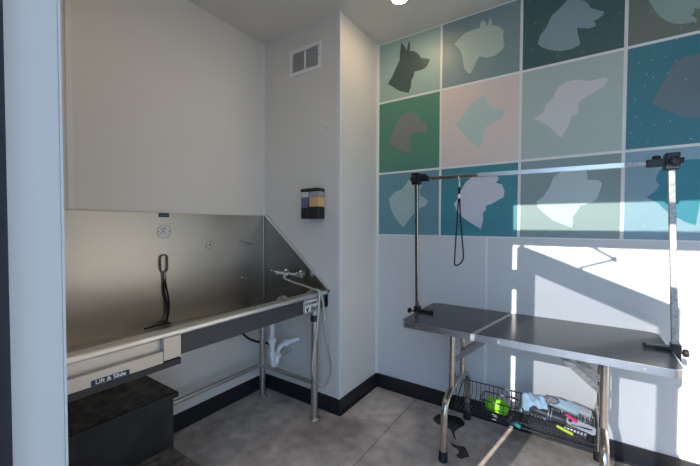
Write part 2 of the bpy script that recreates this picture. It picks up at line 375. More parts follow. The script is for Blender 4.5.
# ------------------------------------------------------------------ the dog mural
mural = thing('mural', (1.72, YB, 1.19), 'painted mural of coloured squares with dog head silhouettes on the back wall', 'mural')
x0, gw, zr = .7296, .496, (1.198, 1.6626, 2.2016, H-.012)
MB().box(XC+.006, x0+4*gw+.011, YB-.0018, YB, 1.19, H-.001).build('white_border', TRIMW, mural)
TILE = {  # (square colour, silhouette colour, flecks)
    '11': (s2l(156, 184, 178), s2l(72, 92, 88), 'pale sage square with a dark pointed-ear dog head'),
    '12': (s2l(126, 150, 152), s2l(176, 196, 186), 'slate square with a sage shaggy dog head'),
    '13': (s2l(66, 100, 100), s2l(142, 162, 168), 'dark teal square with a blue-grey open-mouthed dog head'),
    '14': (s2l(112, 122, 114), s2l(146, 172, 164), 'olive grey square with a sage rounded head'),
    '21': (s2l(84, 140, 118), s2l(128, 134, 132), 'green square with a grey dog head'),
    '22': (s2l(222, 208, 200), s2l(186, 208, 200), 'pale blush square with a mint dog head'),
    '23': (s2l(176, 192, 186), s2l(212, 212, 212), 'pale sage square with a light long-nosed dog head'),
    '24': (s2l(54, 124, 138), s2l(104, 122, 132), 'bright teal square with a grey dog head'),
    '31': (s2l(104, 150, 162), s2l(166, 192, 194), 'dusty blue square with a pale pointed-ear dog head'),
    '32': (s2l(66, 138, 150), s2l(204, 208, 218), 'teal square with a white bearded dog head'),
    '33': (s2l(136, 156, 156), s2l(182, 202, 202), 'grey sage square with a pale blocky dog head'),
    '34': (s2l(134, 166, 182), s2l(40, 128, 146), 'light blue square with a teal dog head'),
}
for r in range(3):
    za, zb = ((zr[2], zr[3]), (zr[1], zr[2]), (zr[0], zr[1]))[r]
    for c in range(4):
        k = '%d%d' % (r+1, c+1); col, sc, lab = TILE[k]
        xa, xb = x0+c*gw+.008, x0+(c+1)*gw-.008
        b0 = .0 if r == 2 else .0075; t0 = 0 if r == 0 else .0075
        fl = .82 if c == 3 or k == '13' else (.96 if c >= 1 else None)
        p = MB().box(xa, xb, YB-.0032, YB-.0016, za+b0, zb-t0).build('mural_square', mat('mural_'+k, col, .42, flecks=fl), mural)
        p['label'] = lab
        poly = [(x, z) for x, z in SIL[k]]
        if k == '14': poly = [(x, min(z, zb-.012)) for x, z in poly]
        s = MB().prism(poly, lambda u, v: Vector((u, YB-.0046, v)), lambda u, v: Vector((u, YB-.003, v)))
        s.build('dog_silhouette', mat('silhouette_'+k, sc, .42, flecks=.97 if c == 3 else None), p)

RB = RUBBER.node_tree.nodes['Principled BSDF']; RB.inputs['Sheen Weight'].default_value = .10; RB.inputs['Sheen Roughness'].default_value = .45
# ------------------------------------------------------------------ ceiling downlight, plus two unseen ones added for light
GLOW = emit_mat('downlight_glow', (1.0, .74, .46), LAMP)
def downlight(x, y, label):
    t = thing('ceiling_downlight', (x, y, H), label, 'ceiling light', 'recessed ceiling downlights')
    MB().lathe((x, y, H), (0, 0, -1), [(.050, 0), (.050, .002), (.045, .004), (.045, .001), (.01, .001)]).build('trim_ring', TRIMW, t, smooth=True)
    MB().lathe((x, y, H), (0, 0, -1), [(.044, .0015), (.044, .004), (.03, .006), (.002, .007)]).build('lens', GLOW, t, smooth=True)
    return t
downlight(1.097, .104, 'round lit ceiling downlight nearest the dog mural')
downlight(1.0, -1.0, 'unseen ceiling downlight added for fill light over the middle of the room')  # lamp out of view, added to raise the ambient light
downlight(2.3, -1.0, 'unseen ceiling downlight added for fill light over the window side of the room')  # another added lamp out of view, brightens the room

# ------------------------------------------------------------------ air vent, nail, soap dispenser
VENT = mat('white_vent_enamel', (.88, .87, .84), .4)
t = thing('air_vent', (.43, 0, 2.328), 'white two-panel louvred air vent high on the corner wall', 'vent')
f = MB(); vx0, vx1, vz0, vz1 = .289, .569, 2.328, 2.510
f.box(vx0, vx1, -.012, 0, vz0, vz0+.024); f.box(vx0, vx1, -.012, 0, vz1-.024, vz1); f.box(vx0, vx0+.022, -.012, 0, vz0+.024, vz1-.024)
f.box(vx1-.022, vx1, -.012, 0, vz0+.024, vz1-.024); f.box(.423, .435, -.011, 0, vz0+.024, vz1-.024)
f.build('frame', VENT, t, bevel=.002)
for a, b in ((.311, .423), (.435, .547)):
    l = MB(); l.box(a, b, -.002, -.0005, vz0+.024, vz1-.024)
    n = 15
    for i in range(n):
        z = vz0+.028+i*(vz1-vz0-.056)/(n-1)
        l.bar((a, -.006, z), (b, -.006, z), .0012, .009, up=(0, .7, .7))
    l.build('louver', mat('vent_louver', (.60, .585, .56), .5), t)
for x in (.299, .559): MB().cyl((x, -.014, 2.419), (x, -.011, 2.419), .0035).build('screw', ETCHD, t)
tag(MB().lathe((.618, 0, 1.917), (0, -1, 0), [(.0015, 0), (.0015, .006), (.004, .006), (.004, .008)], 10).build('nail', ETCHD), 'small nail head in the bare corner wall below the vent', 'nail')

t = thing('soap_dispenser', (.53, 0, 1.308), 'black wall soap dispenser with purple and peach chambers', 'soap dispenser')
CLEARP = mat('clear_grey_plastic', (.32, .35, .35), .15, spec=.6)
MB().box(.452, .600, -.014, 0, 1.309, 1.51).build('back_plate', BLACKP, t, bevel=.006)
MB().box(.452, .612, -.086, -.008, 1.490, 1.512).build('lid', BLACKP, t, bevel=.01, seg=3)
for i, (a, b, lc) in enumerate(((.455, .519, s2l(104, 100, 136)), (.527, .610, s2l(226, 180, 126)))):
    c_ = MB().box(a, b, -.080, -.012, 1.452, 1.492).build('chamber', CLEARP if i else mat('clear_white_plastic', (.62, .62, .58), .2), t, bevel=.008, seg=3); c_['label'] = 'clear upper chamber'
    MB().box(a+.001, b-.001, -.0795, -.013, 1.388 if i else 1.382, 1.453).build('soap_liquid', mat('soap_%d' % i, lc, .25), c_, bevel=.005)
    MB().box(a, b, -.083, -.010, 1.308, 1.389 if i else 1.383).build('push_button', BLACKP, t, bevel=.008, seg=3)

# ------------------------------------------------------------------ dog wash tub
TL = -1.50
tub = thing('dog_wash_tub', (.33, -.75, 0), 'stainless steel dog washing tub on legs in the left corner', 'tub')
MB().box(.004, .03, TL, -.004, .64, 1.334).build('back_panel', STEEL, tub, bevel=.002)
sp = [(.03, 1.332), (.058, 1.332), (.652, .832), (.630, .80), (.630, .716), (.40, .66), (.03, .66)]
MB().prism(sp, lambda u, v: Vector((u, -.030, v)), lambda u, v: Vector((u, -.004, v))).build('side_panel', STEEL_DIM, tub)
MB().prism(sp, lambda u, v: Vector((u, TL, v)), lambda u, v: Vector((u, TL+.026, v))).build('side_panel', STEEL, tub)
LIP = mat('steel_edge', (.74, .72, .69), .3, .9)
e = MB(); e.bar((.050, -.018, 1.338), (.654, -.018, .834), .034, .008, up=(.64, 0, .77)); e.build('edge_strip', LIP, tub)
MB().cyl((.036, -.036, .70), (.036, -.036, 1.33), .005).build('corner_weld', STEELP, tub, smooth=True)
bs = MB()
bs._add([(.03, TL, .687), (.03, -.75, .685), (.03, -.03, .655), (.6, TL, .722), (.6, -.75, .722), (.6, -.03, .720)], [(0, 3, 4, 1), (1, 4, 5, 2)])
bs._add([(.03, TL, .660), (.03, -.75, .660), (.03, -.03, .640), (.6, TL, .708), (.6, -.75, .708), (.6, -.03, .708)], [(0, 1, 4, 3), (1, 2, 5, 4)])
bs.build('basin_floor', STEEL, tub)
MB().box(.592, .604, TL, -.03, .708, .826).build('front_wall', STEEL, tub)
r_ = MB(); r_.box(.586, .652, TL, -.030, .806, .832); r_.build('rim', LIP, tub, bevel=.009, seg=4)
MB().box(.604, .630, -1.045, -.004, .716, .807).build('apron', APRON, tub)
gt = MB(); gt.box(.604, .664, -1.112, -1.041, .722, .812); gt.box(.628, .664, TL, -1.113, .716, .764)
gate = gt.build('gate_channel', STEELP, tub, bevel=.002)
MB().box(.604, .640, TL, -1.113, .764, .807).build('gate_panel', STEELP, tub)
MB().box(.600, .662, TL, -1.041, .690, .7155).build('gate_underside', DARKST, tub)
# lettered sticker on the gate
sk = MB().box(.664, .6652, -1.355, -1.237, .718, .737).build('sticker', BLUEST, gate); sk['label'] = 'blue Lift & Slide sticker'
text('lettering', 'Lift & Slide', .0205, WHITEP, frame((.6655, -1.296, .7276), (0, 1, 0), (0, 0, 1)) @ Matrix.Diagonal((1.06, 1, 1, 1)), gate, bold=.0004)
# stickers and stamps on the back panel
st = MB().box(.03, .0312, -.812, -.752, 1.309, 1.334).build('sticker', GREYST, tub); st['label'] = 'small dark blue sticker at the top edge'
text('lettering', 'ooooo', .016, STKTX, frame((.0316, -.782, 1.321), (0, 1, 0), (0, 0, 1)), tub)
def ring(mb, c, r, w, seg=32): mb.tube([(c[0], c[1]+r*math.cos(2*PI*k/seg), c[2]+r*math.sin(2*PI*k/seg)) for k in range(seg)], w, 6, closed=True); return mb
em = MB(); em.lathe((.03, -.782, 1.226), (1, 0, 0), [(.040, 0), (.040, .0008), (.002, .0009)], 32); em = em.build('round_emblem', ETCH, tub, smooth=True)
q = MB(); ring(q, (.0312, -.782, 1.226), .040, .0011); q.bar((.0312, -.803, 1.213), (.0312, -.770, 1.243), .003, .001, up=(1, 0, 0)); q.bar((.0312, -.803, 1.243), (.0312, -.767, 1.213), .003, .001, up=(1, 0, 0))
q.box(.0308, .0314, -.790, -.786, 1.238, 1.252); q.box(.0308, .0314, -.777, -.773, 1.238, 1.252); q.box(.0308, .0314, -.82, -.806, 1.223, 1.227); q.box(.0308, .0314, -.758, -.744, 1.223, 1.227)
q.build('emblem_print', ETCHD, tub)
q = MB(); ring(q, (.0305, -.49, 1.134), .026, .0012); q.ball((.032, -.487, 1.135), .006); q.build('round_stamp', ETCHD, tub)
# tie-down pins
for a in ((-.258, 1.158, -.161, 1.125), (-.26, .895, -.163, .853)):
    q = MB(); q.tube(fillet([(.03, a[0], a[1]), (.055, a[0], a[1]), (.055, a[2], a[3]), (.03, a[2], a[3])], .012), .0045, 8); q.build('tie_bar', CHROME, tub, smooth=True)
# name plate at the right end of the apron
pl = MB(); pl.prism(rrect(-.250, -.085, .716, .800, .016), lambda u, v: Vector((.630, u, v)), lambda u, v: Vector((.6335, u, v)))
pl = pl.build('name_plate', PLATE, tub); pl['label'] = 'pale rounded name plate'
bq = MB(); pr_ = rrect(-.246, -.089, .7195, .7965, .014); bq.tube([(.634, u, v) for u, v in pr_], .0018, 6, closed=True); bq.build('border_line', INK, pl)
text('lettering', "Groomer's", .031, INK, frame((.6338, -.170, .775), (0, 1, 0), (0, 0, 1)), pl, bold=.0008, shear=.15)
text('lettering', "Best", .040, INK, frame((.6338, -.150, .738), (0, 1, 0), (0, 0, 1)), pl, bold=.0008, shear=.15)
q = MB(); q.lathe((.6335, -.215, .733), (1, 0, 0), [(.009, 0), (.009, .0008)], 14)
for dy, dz in ((-.011, .010), (-.004, .015), (.004, .015), (.011, .010)): q.lathe((.6335, -.215+dy, .733+dz), (1, 0, 0), [(.0042, 0), (.0042, .0008)], 10)
q.build('paw_print', INK, pl)
# legs and stretchers
LEGM = mat('leg_steel', (.60, .58, .55), .38, 1.0, rvar=.06, vscale=14)
for lx, ly in ((.628, -.13), (.121, -.128), (.60, -1.48), (.121, -1.48)):
    lg = MB().cyl((lx-.01 if lx > .5 else lx, ly, .03), (lx-.01 if lx > .5 else lx, ly, .715 if lx > .5 else .662), .0215, 20).build('leg', LEGM, tub, smooth=True)
    cx = lx-.01 if lx > .5 else lx
    MB().lathe((cx, ly, 0), (0, 0, 1), [(.036, 0), (.038, .006), (.030, .013), (.019, .018), (.019, .034)]).build('flange_foot', LEGM, lg, smooth=True)
    MB().lathe((cx, ly, .645), (0, 0, 1), [(.025, 0), (.025, .04)]).build('leg_collar', DARKST, lg, smooth=True)
MB().cyl((.121, -1.48, .247), (.121, -.128, .247), .0145).build('stretcher', LEGM, tub, smooth=True)
MB().cyl((.121, -.13, .240), (.618, -.13, .240), .0145).build('stretcher', LEGM, tub, smooth=True)

# wall faucet with its hose and sprayer
fa = thing('faucet', (.32, -.03, .925), 'chrome wall faucet with a grey hose on the tub side panel', 'faucet')
ZF = .922
b = MB(); b.cyl((.248, -.085, ZF), (.448, -.085, ZF), .014)
for x in (.275, .422): b.lathe((x, -.03, ZF), (0, -1, 0), [(.028, 0), (.026, .008), (.013, .012), (.013, .055)])
b.lathe((.340, -.085, ZF), (0, -1, 0), [(.020, -.022), (.020, .02), (.013, .03)])
b.build('body', CHROME, fa, smooth=True)
for x, s_ in ((.248, -1), (.448, 1)):
    h = MB(); h.cyl((x-.006*s_, -.085, ZF), (x+.018*s_, -.085, ZF), .017); h.bar((x+.010*s_, -.085, ZF), (x+.020*s_, -.135, ZF+.022), .011, .009); h.ball((x+.020*s_, -.135, ZF+.022), .008)
    h.build('handle', CHROME, fa, smooth=True)
b = MB(); b.tube(spline([(.340, -.10, ZF), (.342, -.122, ZF-.008), (.346, -.13, ZF-.026)]), .0115); b.build('spout', CHROME, fa, smooth=True)
hp = spline([(.345, -.129, .898), (.38, -.125, .886), (.44, -.12, .873), (.52, -.12, .862), (.60, -.125, .850), (.655, -.12, .840), (.672, -.11, .77),
             (.676, -.098, .65), (.68, -.085, .523), (.68, -.052, .40), (.68, -.028, .30), (.68, -.052, .245), (.68, -.11, .224), (.68, -.175, .27), (.68, -.222, .36),
             (.68, -.208, .50), (.68, -.180, .62), (.674, -.155, .74), (.664, -.140, .838), (.62, -.14, .850), (.55, -.13, .815), (.48, -.125, .775), (.43, -.125, .758), (.395, -.128, .750)], 10)
MB().tube(hp, .0070, 10).build('hose', BRAID, fa, smooth=True)
sv = MB(); pts = [(.400, -.128, .750), (.355, -.125, .760), (.315, -.115, .758), (.29, -.10, .744)]
sv.tube(spline(pts), .013, 14, radii=None); sv.lathe((.29, -.10, .744), (-.6, .3, -.6), [(.013, 0), (.027, .02), (.027, .026)])
sv.build('spray_head', mat('spray_grey', (.6, .6, .58), .3), fa, smooth=True)

# waste trap
tr = thing('drain_pipe', (.29, -.15, .27), 'white plastic drain trap under the tub', 'pipe')
path = [(.285, -.185, .655), (.285, -.185, .36)]
a = MB().cyl(path[0], path[1], .0185).build('tailpiece', PVC, tr, smooth=True)
ub = [(.285, -.185, .40)]+[(.285-.014*(1-math.cos(t))*.5, -.185+.060*(1-math.cos(t))*.5, .325-.040*math.sin(t)) for t in [PI*k/10 for k in range(11)]]+[(.271, -.125, .355), (.276, -.116, .390), (.292, -.090, .415), (.325, -.050, .432), (.366, -.002, .446)]
MB().tube(spline(ub, 4), .0165, 16).build('trap_bend', PVC, tr, smooth=True)
for a, b in (((.285, -.185, .452), (.285, -.185, .480)), ((.285, -.185, .365), (.285, -.185, .392)), ((.271, -.125, .330), (.271, -.124, .354)), ((.300, -.080, .420), (.316, -.061, .428))):
    MB().cyl(a, b, .0285, 12).build('slip_nut', PVC, tr, smooth=True)
tag(MB().tube(spline([(.09, -.36, .64), (.10, -.31, .545), (.10, -.257, .480), (.10, -.178, .425), (.15, -.10, .395), (.22, -.13, .392), (.268, -.178, .395)]), .0085, 10).build('black_hose', CORD, smooth=True),
    'thin black hose sagging under the tub to the drain trap', 'hose')
sv = MB(); sv.cyl((.29, 0, .345), (.29, -.05, .34), .006, 8); sv.ball((.29, -.055, .34), .010); sv.cyl((.29, -.055, .34), (.25, -.065, .315), .005, 8)
tag(sv.build('shutoff_valve', CHROME, smooth=True), 'small metal shut-off valve on the wall behind the drain trap', 'valve')

# tether hanging on the back panel
te = thing('dog_tether', (.04, -.79, .70), 'black cord tether on a steel ring hanging in the tub', 'tether')
cx, cz0, cz1, w = .040, .992, 1.092, .020
lp = [( cx, -.788+w*math.cos(a), (cz1-w if math.sin(a) > 0 else cz0+w)+w*math.sin(a)) for a in [2*PI*k/24 for k in range(24)]]
MB().tube(lp, .0045, 8, closed=True).build('ring', mat('dull_steel_ring', (.20, .19, .18), .4, .9), te, smooth=True)
q = MB(); q.cyl((.040, -.788, .965), (.040, -.788, .995), .009, 12); q.ball((.040, -.788, .958), .012); q.cyl((.040, -.788, .90), (.041, -.787, .955), .006, 10)
q.build('snap_clip', mat('dull_steel_clip', (.3, .29, .28), .35, .9), te, smooth=True)
MB().tube(spline([(.042, -.788, .955), (.046, -.780, .90), (.048, -.768, .82), (.048, -.770, .75), (.056, -.795, .70), (.075, -.86, .702), (.10, -.925, .705)]), .0055, 8).build('cord', CORD, te, smooth=True)
MB().tube(spline([(.042, -.790, .94), (.044, -.790, .87), (.047, -.776, .80), (.050, -.778, .73), (.062, -.80, .70), (.09, -.78, .701)]), .0055, 8).build('cord', CORD, te, smooth=True)
q = MB(); q.ball((.058, -.792, .703), .016, 1, 1, .8); q.build('knot', CORD, te, smooth=True)

# ------------------------------------------------------------------ step box
sb = thing('step_box', (.3, -1.2, 0), 'scuffed black two-step box tucked under the tub gate', 'step')
MB().box(.08, .412, -1.44, -.940, .0, .437).build('upper_box', STEPM, sb, bevel=.004)
MB().box(.080, .402, -1.44, -.918, .437, .450).build('tread', STEPTOP, sb, bevel=.002)
MB().box(.402, .420, -1.44, -.918, .428, .452).build('nosing', STEPM, sb, bevel=.003)
MB().box(.412, .74, -1.44, -.950, .0, .19).build('lower_box', STEPM, sb, bevel=.004)
MB().box(.418, .73, -1.44, -.955, .19, .20).build('tread', STEPTOP, sb)

# ------------------------------------------------------------------ grooming table
X0, X1, Y0, Y1, ZT = 1.193, 2.372, -.082, .480, .727
gtb = thing('grooming_table', (1.78, .2, 0), 'long black-topped folding grooming table with steel legs', 'table')
MB().prism(rrect(X0+.005, X1-.005, Y0+.005, Y1-.005, .05), lambda u, v: Vector((u, v, ZT-.018)), lambda u, v: Vector((u, v, ZT))).build('tabletop', RUBBER, gtb, bevel=.0015)
et = MB(); a_ = rrect(X0, X1, Y0, Y1, .055); n = len(a_)
b_ = rrect(X0+.006, X1-.006, Y0+.006, Y1-.006, .049)
et._add([Vector((u, v, z)) for z in (ZT-.031, ZT+.0005) for u, v in a_]+[Vector((u, v, z)) for z in (ZT-.031, ZT+.0005) for u, v in b_],
        [(i, (i+1) % n, n+(i+1) % n, n+i) for i in range(n)]+[(2*n+i, 3*n+i, 3*n+(i+1) % n, 2*n+(i+1) % n) for i in range(n)]+
        [(n+i, n+(i+1) % n, 3*n+(i+1) % n, 3*n+i) for i in range(n)]+[(i, 2*n+i, 2*n+(i+1) % n, (i+1) % n) for i in range(n)])
et.build('edge_trim', ALU, gtb)
for x in (1.30, 1.555, 1.72, 2.0, 2.25): MB().cyl((x, Y0-.0025, ZT-.016), (x, Y0+.002, ZT-.016), .0045, 10).build('rivet', ETCH, gtb)
MB().prism(rrect(X0+.01, X1-.01, Y0+.01, Y1-.01, .05), lambda u, v: Vector((u, v, ZT-.029)), lambda u, v: Vector((u, v, ZT-.018))).build('board', mat('table_board', (.22, .22, .22), .6), gtb)
for lx, sgn in ((1.446, 1), (2.133, -1)):
    arch = fillet([(lx-.004*sgn, -.037, .02), (lx, -.037, .295), (lx, .06, .345), (lx, .34, .345), (lx, .44, .295), (lx-.004*sgn, .44, .02)], .075, 8)
    u = MB().tube(arch, .0185, 16).build('leg_arch', TUBE, gtb, smooth=True)
    for y in (-.037, .44): MB().lathe((lx-.004*sgn, y, 0), (0, 0, 1), [(.0235, 0), (.0245, .006), (.0225, .05), (.019, .055)]).build('rubber_foot', FOOTR, u, smooth=True)
    for y in (.09, .305):
        MB().cyl((lx, y, .335), (lx, y, .694), .0165, 16).build('leg', TUBE, gtb, smooth=True)
    MB().cyl((lx, .0, .680), (lx, .40, .680), .014, 12).build('hinge_bar', GALV, gtb, smooth=True)
    for y in (.115, .28):
        p0 = Vector((lx+.005*sgn, y, .50)); p1 = Vector((lx+.225*sgn, y, .687))
        pm = p0.lerp(p1, .62)
        q = MB(); q.bar(p0, pm+(p1-p0)*.04, .005, .028, up=(0, 0, 1)); q.bar(pm-(p1-p0)*.04+Vector((0, .006, 0)), p1+Vector((0, .006, 0)), .005, .026, up=(0, 0, 1))
        q.cyl((pm.x, y-.009, pm.z), (pm.x, y+.013, pm.z), .008, 10); q.cyl((p0.x, y-.02, p0.z), (p0.x, y+.013, p0.z), .008, 10)
        q.build('folding_brace', GALV, gtb)
# wire shelf hooked on the leg arches
W = .0021
ws = MB(); zs = .172
SX0, SX1 = 1.425, 2.118
ws.tube(fillet([(SX0, .215, zs+.004), (SX0, .408, .272), (SX1, .408, .272), (SX1, .215, zs+.004)], .03), .0034, 8)
ws.tube([(SX0, .212, zs), (SX1, .212, zs)], .0034, 8); ws.tube([(SX0, .37, zs), (SX1, .37, zs)], .003, 8); ws.tube([(SX0, .30, zs), (SX1, .30, zs)], .003, 8)
for i in range(28):
    x = SX0+.006+i*(SX1-SX0-.012)/27
    ws.tube([(x, .208, zs+.028), (x, .21, zs+.004), (x, .22, zs-.002), (x, .375, zs-.002), (x, .400, zs+.02), (x, .413, zs+.06), (x, .408, .274)], W, 6)
ws.tube([(SX0, .208, zs+.028), (SX1, .208, zs+.028)], .003, 8)
for x, s_ in ((SX0, -1), (SX1, 1)):
    ws.tube(spline([(x, .24, zs), (x, .245, .30), (x+.006*s_, .25, .36), (x+.022*s_, .252, .368), (x+.04*s_, .255, .355)]), .003, 8)
ws.build('wire_shelf', WIRE, gtb, smooth=True)

# ------------------------------------------------------------------ overhead arm clamped on the table
oa = thing('overhead_rail', (1.78, .2, ZT), 'overhead steel grooming bar with two posts clamped on the table', 'grooming rail')
PL0, PL1 = Vector((1.189, .20, .69)), Vector((1.176, .20, 1.585)); PR0, PR1 = Vector((2.384, .20, .69)), Vector((2.354, .20, 1.568))
MB().bar(PL0, PL1, .021, .021, up=(0, 1, 0)).build('post', TUBE, oa, bevel=.002)
MB().bar(PR0, PR1, .023, .023, up=(0, 1, 0)).build('post', GALV, oa, bevel=.002)
for P, s_ in ((PL0, 1), (PR0, -1)):
    x = P.x
    k = MB(); k.bar((x-.016*s_, .2, ZT+.010), (x+.10*s_, .185, ZT+.008), .036, .014); k.box(min(x-.017*s_, x+.016*s_), max(x-.017*s_, x+.016*s_), .180, .222, .655, ZT+.03)
    k.bar((x-.016*s_, .2, .662), (x+.09*s_, .2, .662), .034, .012)
    k.ball((x+.10*s_, .185, ZT+.011), .012, 1, 1.4, .9)
    cl_ = k.build('clamp', BLACKP, oa, bevel=.002)
    kx = .0 if s_ > 0 else .018
    kb = MB(); kb.cyl((x-.016*s_, .192, ZT-.004), (x-(.045-kx)*s_, .192, ZT-.004), .005, 10); kb.lathe((x-(.040-kx)*s_, .192, ZT-.004), (-s_, 0, 0), [(.012, 0), (.017, .004), (.017, .016), (.012, .02)], 12)
    kb.build('clamp_knob', KNOB, cl_, smooth=True); kb = MB(); kb.cyl((x+.045*s_, .2, .662), (x+.045*s_, .2, .62), .005, 10); kb.lathe((x+.045*s_, .2, .625), (0, 0, -1), [(.012, 0), (.018, .004), (.018, .012)], 12)
    kb.build('clamp_knob', KNOB, cl_, smooth=True)
ZL, ZRr = 1.556, 1.546
L0, L1 = Vector((1.176, .198, ZL)), Vector((2.356, .198, ZRr))
for P, s_ in ((L0, 1), (L1, -1)):
    k = MB(); k.box(P.x-.024, P.x+.024, .172, .228, P.z-.034, P.z+.038); k.box(min(P.x, P.x+.085*s_), max(P.x, P.x+.085*s_), .184, .214, P.z-.017, P.z+.017)
    jn = k.build('corner_joint', BLACKP, oa, bevel=.004)
    q = MB(); q.lathe((P.x, .172, P.z+.002), (0, -1, 0), [(.006, 0), (.006, .012), (.016, .014), (.016, .028), (.010, .032)], 10); q.build('joint_knob', KNOB, jn, smooth=True)
    q = MB(); q.lathe((P.x-.022*s_, .2, P.z+.004), (-s_, 0, 0), [(.006, 0), (.014, .006), (.014, .016)], 10)
    q.build('joint_knob', KNOB, jn, smooth=True)
    q = MB(); q.lathe((P.x+.05*s_, .2, P.z+.015), (0, 0, 1), [(.006, 0), (.016, .004), (.016, .014), (.01, .018)], 10)
    q.build('joint_knob', KNOB, jn, smooth=True)
def on(t): return L0.lerp(L1, t)
MB().bar(on(.06), on(.335), .020, .020).build('cross_bar', TUBE, oa, bevel=.002)
MB().bar(on(.315), on(.865), .023, .023).build('cross_bar', mat('bright_bar', (.80, .80, .78), .3, .9), oa, bevel=.002)
MB().bar(on(.85), on(.94), .019, .019).build('cross_bar', GALV, oa, bevel=.002)

nl = thing('grooming_loop', (1.446, .2, 1.03), 'thin black noose leash hanging from the overhead bar', 'leash')
q = MB(); q.tube([(1.444, .198+.017*math.cos(a), 1.541+.017*math.sin(a)) for a in [2*PI*k/16 for k in range(16)]], .003, 6, closed=True); q.cyl((1.444, .198, 1.495), (1.444, .198, 1.526), .005, 8); q.ball((1.444, .198, 1.495), .008)
q.build('snap_hook', CHROME, nl, smooth=True)
MB().cyl((1.444, .198, 1.452), (1.444, .198, 1.495), .0065, 10).build('cord_end', CORD, nl, smooth=True)
MB().lathe((1.444, .198, 1.425), (0, 0, 1), [(.006, 0), (.008, .005), (.008, .02), (.006, .026)], 12).build('slide_bead', WHITEP, nl, smooth=True)
MB().tube(spline([(1.441, .198, 1.44), (1.437, .196, 1.35), (1.428, .194, 1.18), (1.423, .192, 1.055), (1.4255, .192, 1.034), (1.445, .195, 1.036), (1.466, .2, 1.06), (1.471, .2, 1.10), (1.462, .2, 1.20), (1.451, .2, 1.34), (1.447, .198, 1.44)]), .0042, 8).build('cord_loop', CORD, nl, smooth=True)

# ------------------------------------------------------------------ baskets on the wire shelf
def basket(x0, x1, y0, y1, z0, z1, label, nx, ny, nz):
    m = MB(); t = .012                           # sides splay outwards
    top = rrect(x0-t, x1+t, y0-t, y1+t, .02, 3); bot = rrect(x0, x1, y0, y1, .015, 3)
    m.tube([(u, v, z1) for u, v in top], .0036, 8, closed=True); m.tube([(u, v, z0+.003) for u, v in bot], .0028, 8, closed=True)
    for k in range(1, nz):
        f = k/nz; m.tube([(u*(1-f)+a*f, v*(1-f)+b*f, z0+(z1-z0)*f) for (u, v), (a, b) in zip(bot, top)], W*.8, 6, closed=True)
    for i in range(nx+1):
        f = (i+.5)/(nx+1); x = x0+(x1-x0)*f; xt = x0-t+(x1-x0+2*t)*f
        m.tube([(xt, y0-t, z1), (x, y0, z0+.002), (x, y1, z0+.002), (xt, y1+t, z1)], W*.8, 6)
    for i in range(ny+1):
        f = (i+.5)/(ny+1); y = y0+(y1-y0)*f; yt = y0-t+(y1-y0+2*t)*f
        m.tube([(x0-t, yt, z1), (x0, y, z0+.002), (x1, y, z0+.002), (x1+t, yt, z1)], W*.8, 6)
    return tag(m.build('wire_basket', WIRE, smooth=True), label, 'basket', 'wire baskets under the grooming table')
ZB = zs+.0036
basket(1.580, 1.755, .232, .325, ZB, .262, 'small black wire basket holding a lime green soap block', 6, 3, 2)
basket(1.800, 2.092, .232, .345, ZB, .262, 'longer black wire basket heaped with grooming tools and cloths', 20, 6, 4)

# things in the baskets
def rbox(name, c, sx, sy, sz, rot, m, label, cat, bevel, group=None, parent=None):
    M = Matrix.Translation(c) @ rot.to_4x4()
    o = MB().box(-sx/2, sx/2, -sy/2, sy/2, -sz/2, sz/2, M).build(name, m, parent, bevel=bevel, seg=4, smooth=True)
    if label: tag(o, label, cat, group)
    return o
from mathutils import Euler
def rot(a, b, c): return Euler((math.radians(a), math.radians(b), math.radians(c))).to_matrix()
LIME = mat('lime_plastic', s2l(128, 214, 30), .35); TEALP = mat('teal_plastic', s2l(40, 160, 150), .4); PINK = mat('pink_plastic', s2l(226, 40, 110), .35)
YLIME = mat('yellow_green_plastic', s2l(196, 224, 60), .4); BLUEC = mat('pale_blue_cloth', s2l(170, 200, 216), .9, var=.18, vscale=30, bump=.5, bscale=60)
GREYC = mat('warm_grey_cloth', s2l(140, 136, 138), .9, var=.12, vscale=30, bump=.5, bscale=60); LGREY = mat('light_grey_plastic', s2l(176, 178, 186), .4)
DGREY = mat('dark_grey_plastic', s2l(62, 64, 70), .45); PBLUE = mat('pale_blue_pad', s2l(168, 194, 204), .5)
rbox('soap_block', (1.653, .277, .222), .125, .055, .072, rot(-8, 4, 0), LIME, 'lime green block lying in the small wire basket', 'soap', .022)
# towel: folded wavy sheet
def cloth(name, c, sx, sy, m, label, amp, seed, droop=.02, thick=.012, rz=0, tilt=0):
    rnd = random.Random(seed); nx, ny = 14, 8; ph = [rnd.uniform(0, 6) for _ in range(4)]
    vs = []; fs = []; R = rot(tilt, 0, rz)
    for i in range(nx+1):
        for j in range(ny+1):
            u, v = i/nx-.5, j/ny-.5
            z = amp*(math.sin(9*u+ph[0])*math.cos(6*v+ph[1])+.5*math.sin(17*u+9*v+ph[2]))-droop*4*(u*u+v*v)
            vs.append(Vector(c)+R @ Vector((u*sx+.008*math.sin(8*v+ph[3]), v*sy, z)))
    for i in range(nx):
        for j in range(ny): fs.append((i*(ny+1)+j, (i+1)*(ny+1)+j, (i+1)*(ny+1)+j+1, i*(ny+1)+j+1))
    o = MB()._add(vs, fs).build(name, m, smooth=True); o.modifiers.clear()
    s_ = o.modifiers.new('thick', 'SOLIDIFY'); s_.thickness = thick; s_.offset = -1
    d_ = o.modifiers.new('sub', 'SUBSURF'); d_.levels = d_.render_levels = 1
    return tag(o, label, 'cloth')
cloth('wash_cloth', (1.84, .292, .340), .130, .10, BLUEC, 'crumpled pale blue cloth piled at the left end of the tool basket', .020, 3, .05, .04)
cloth('wash_cloth', (1.915, .315, .342), .07, .07, GREYC, 'small folded warm grey cloth beside the pale blue cloth', .006, 5, .01, .028, tilt=-20)
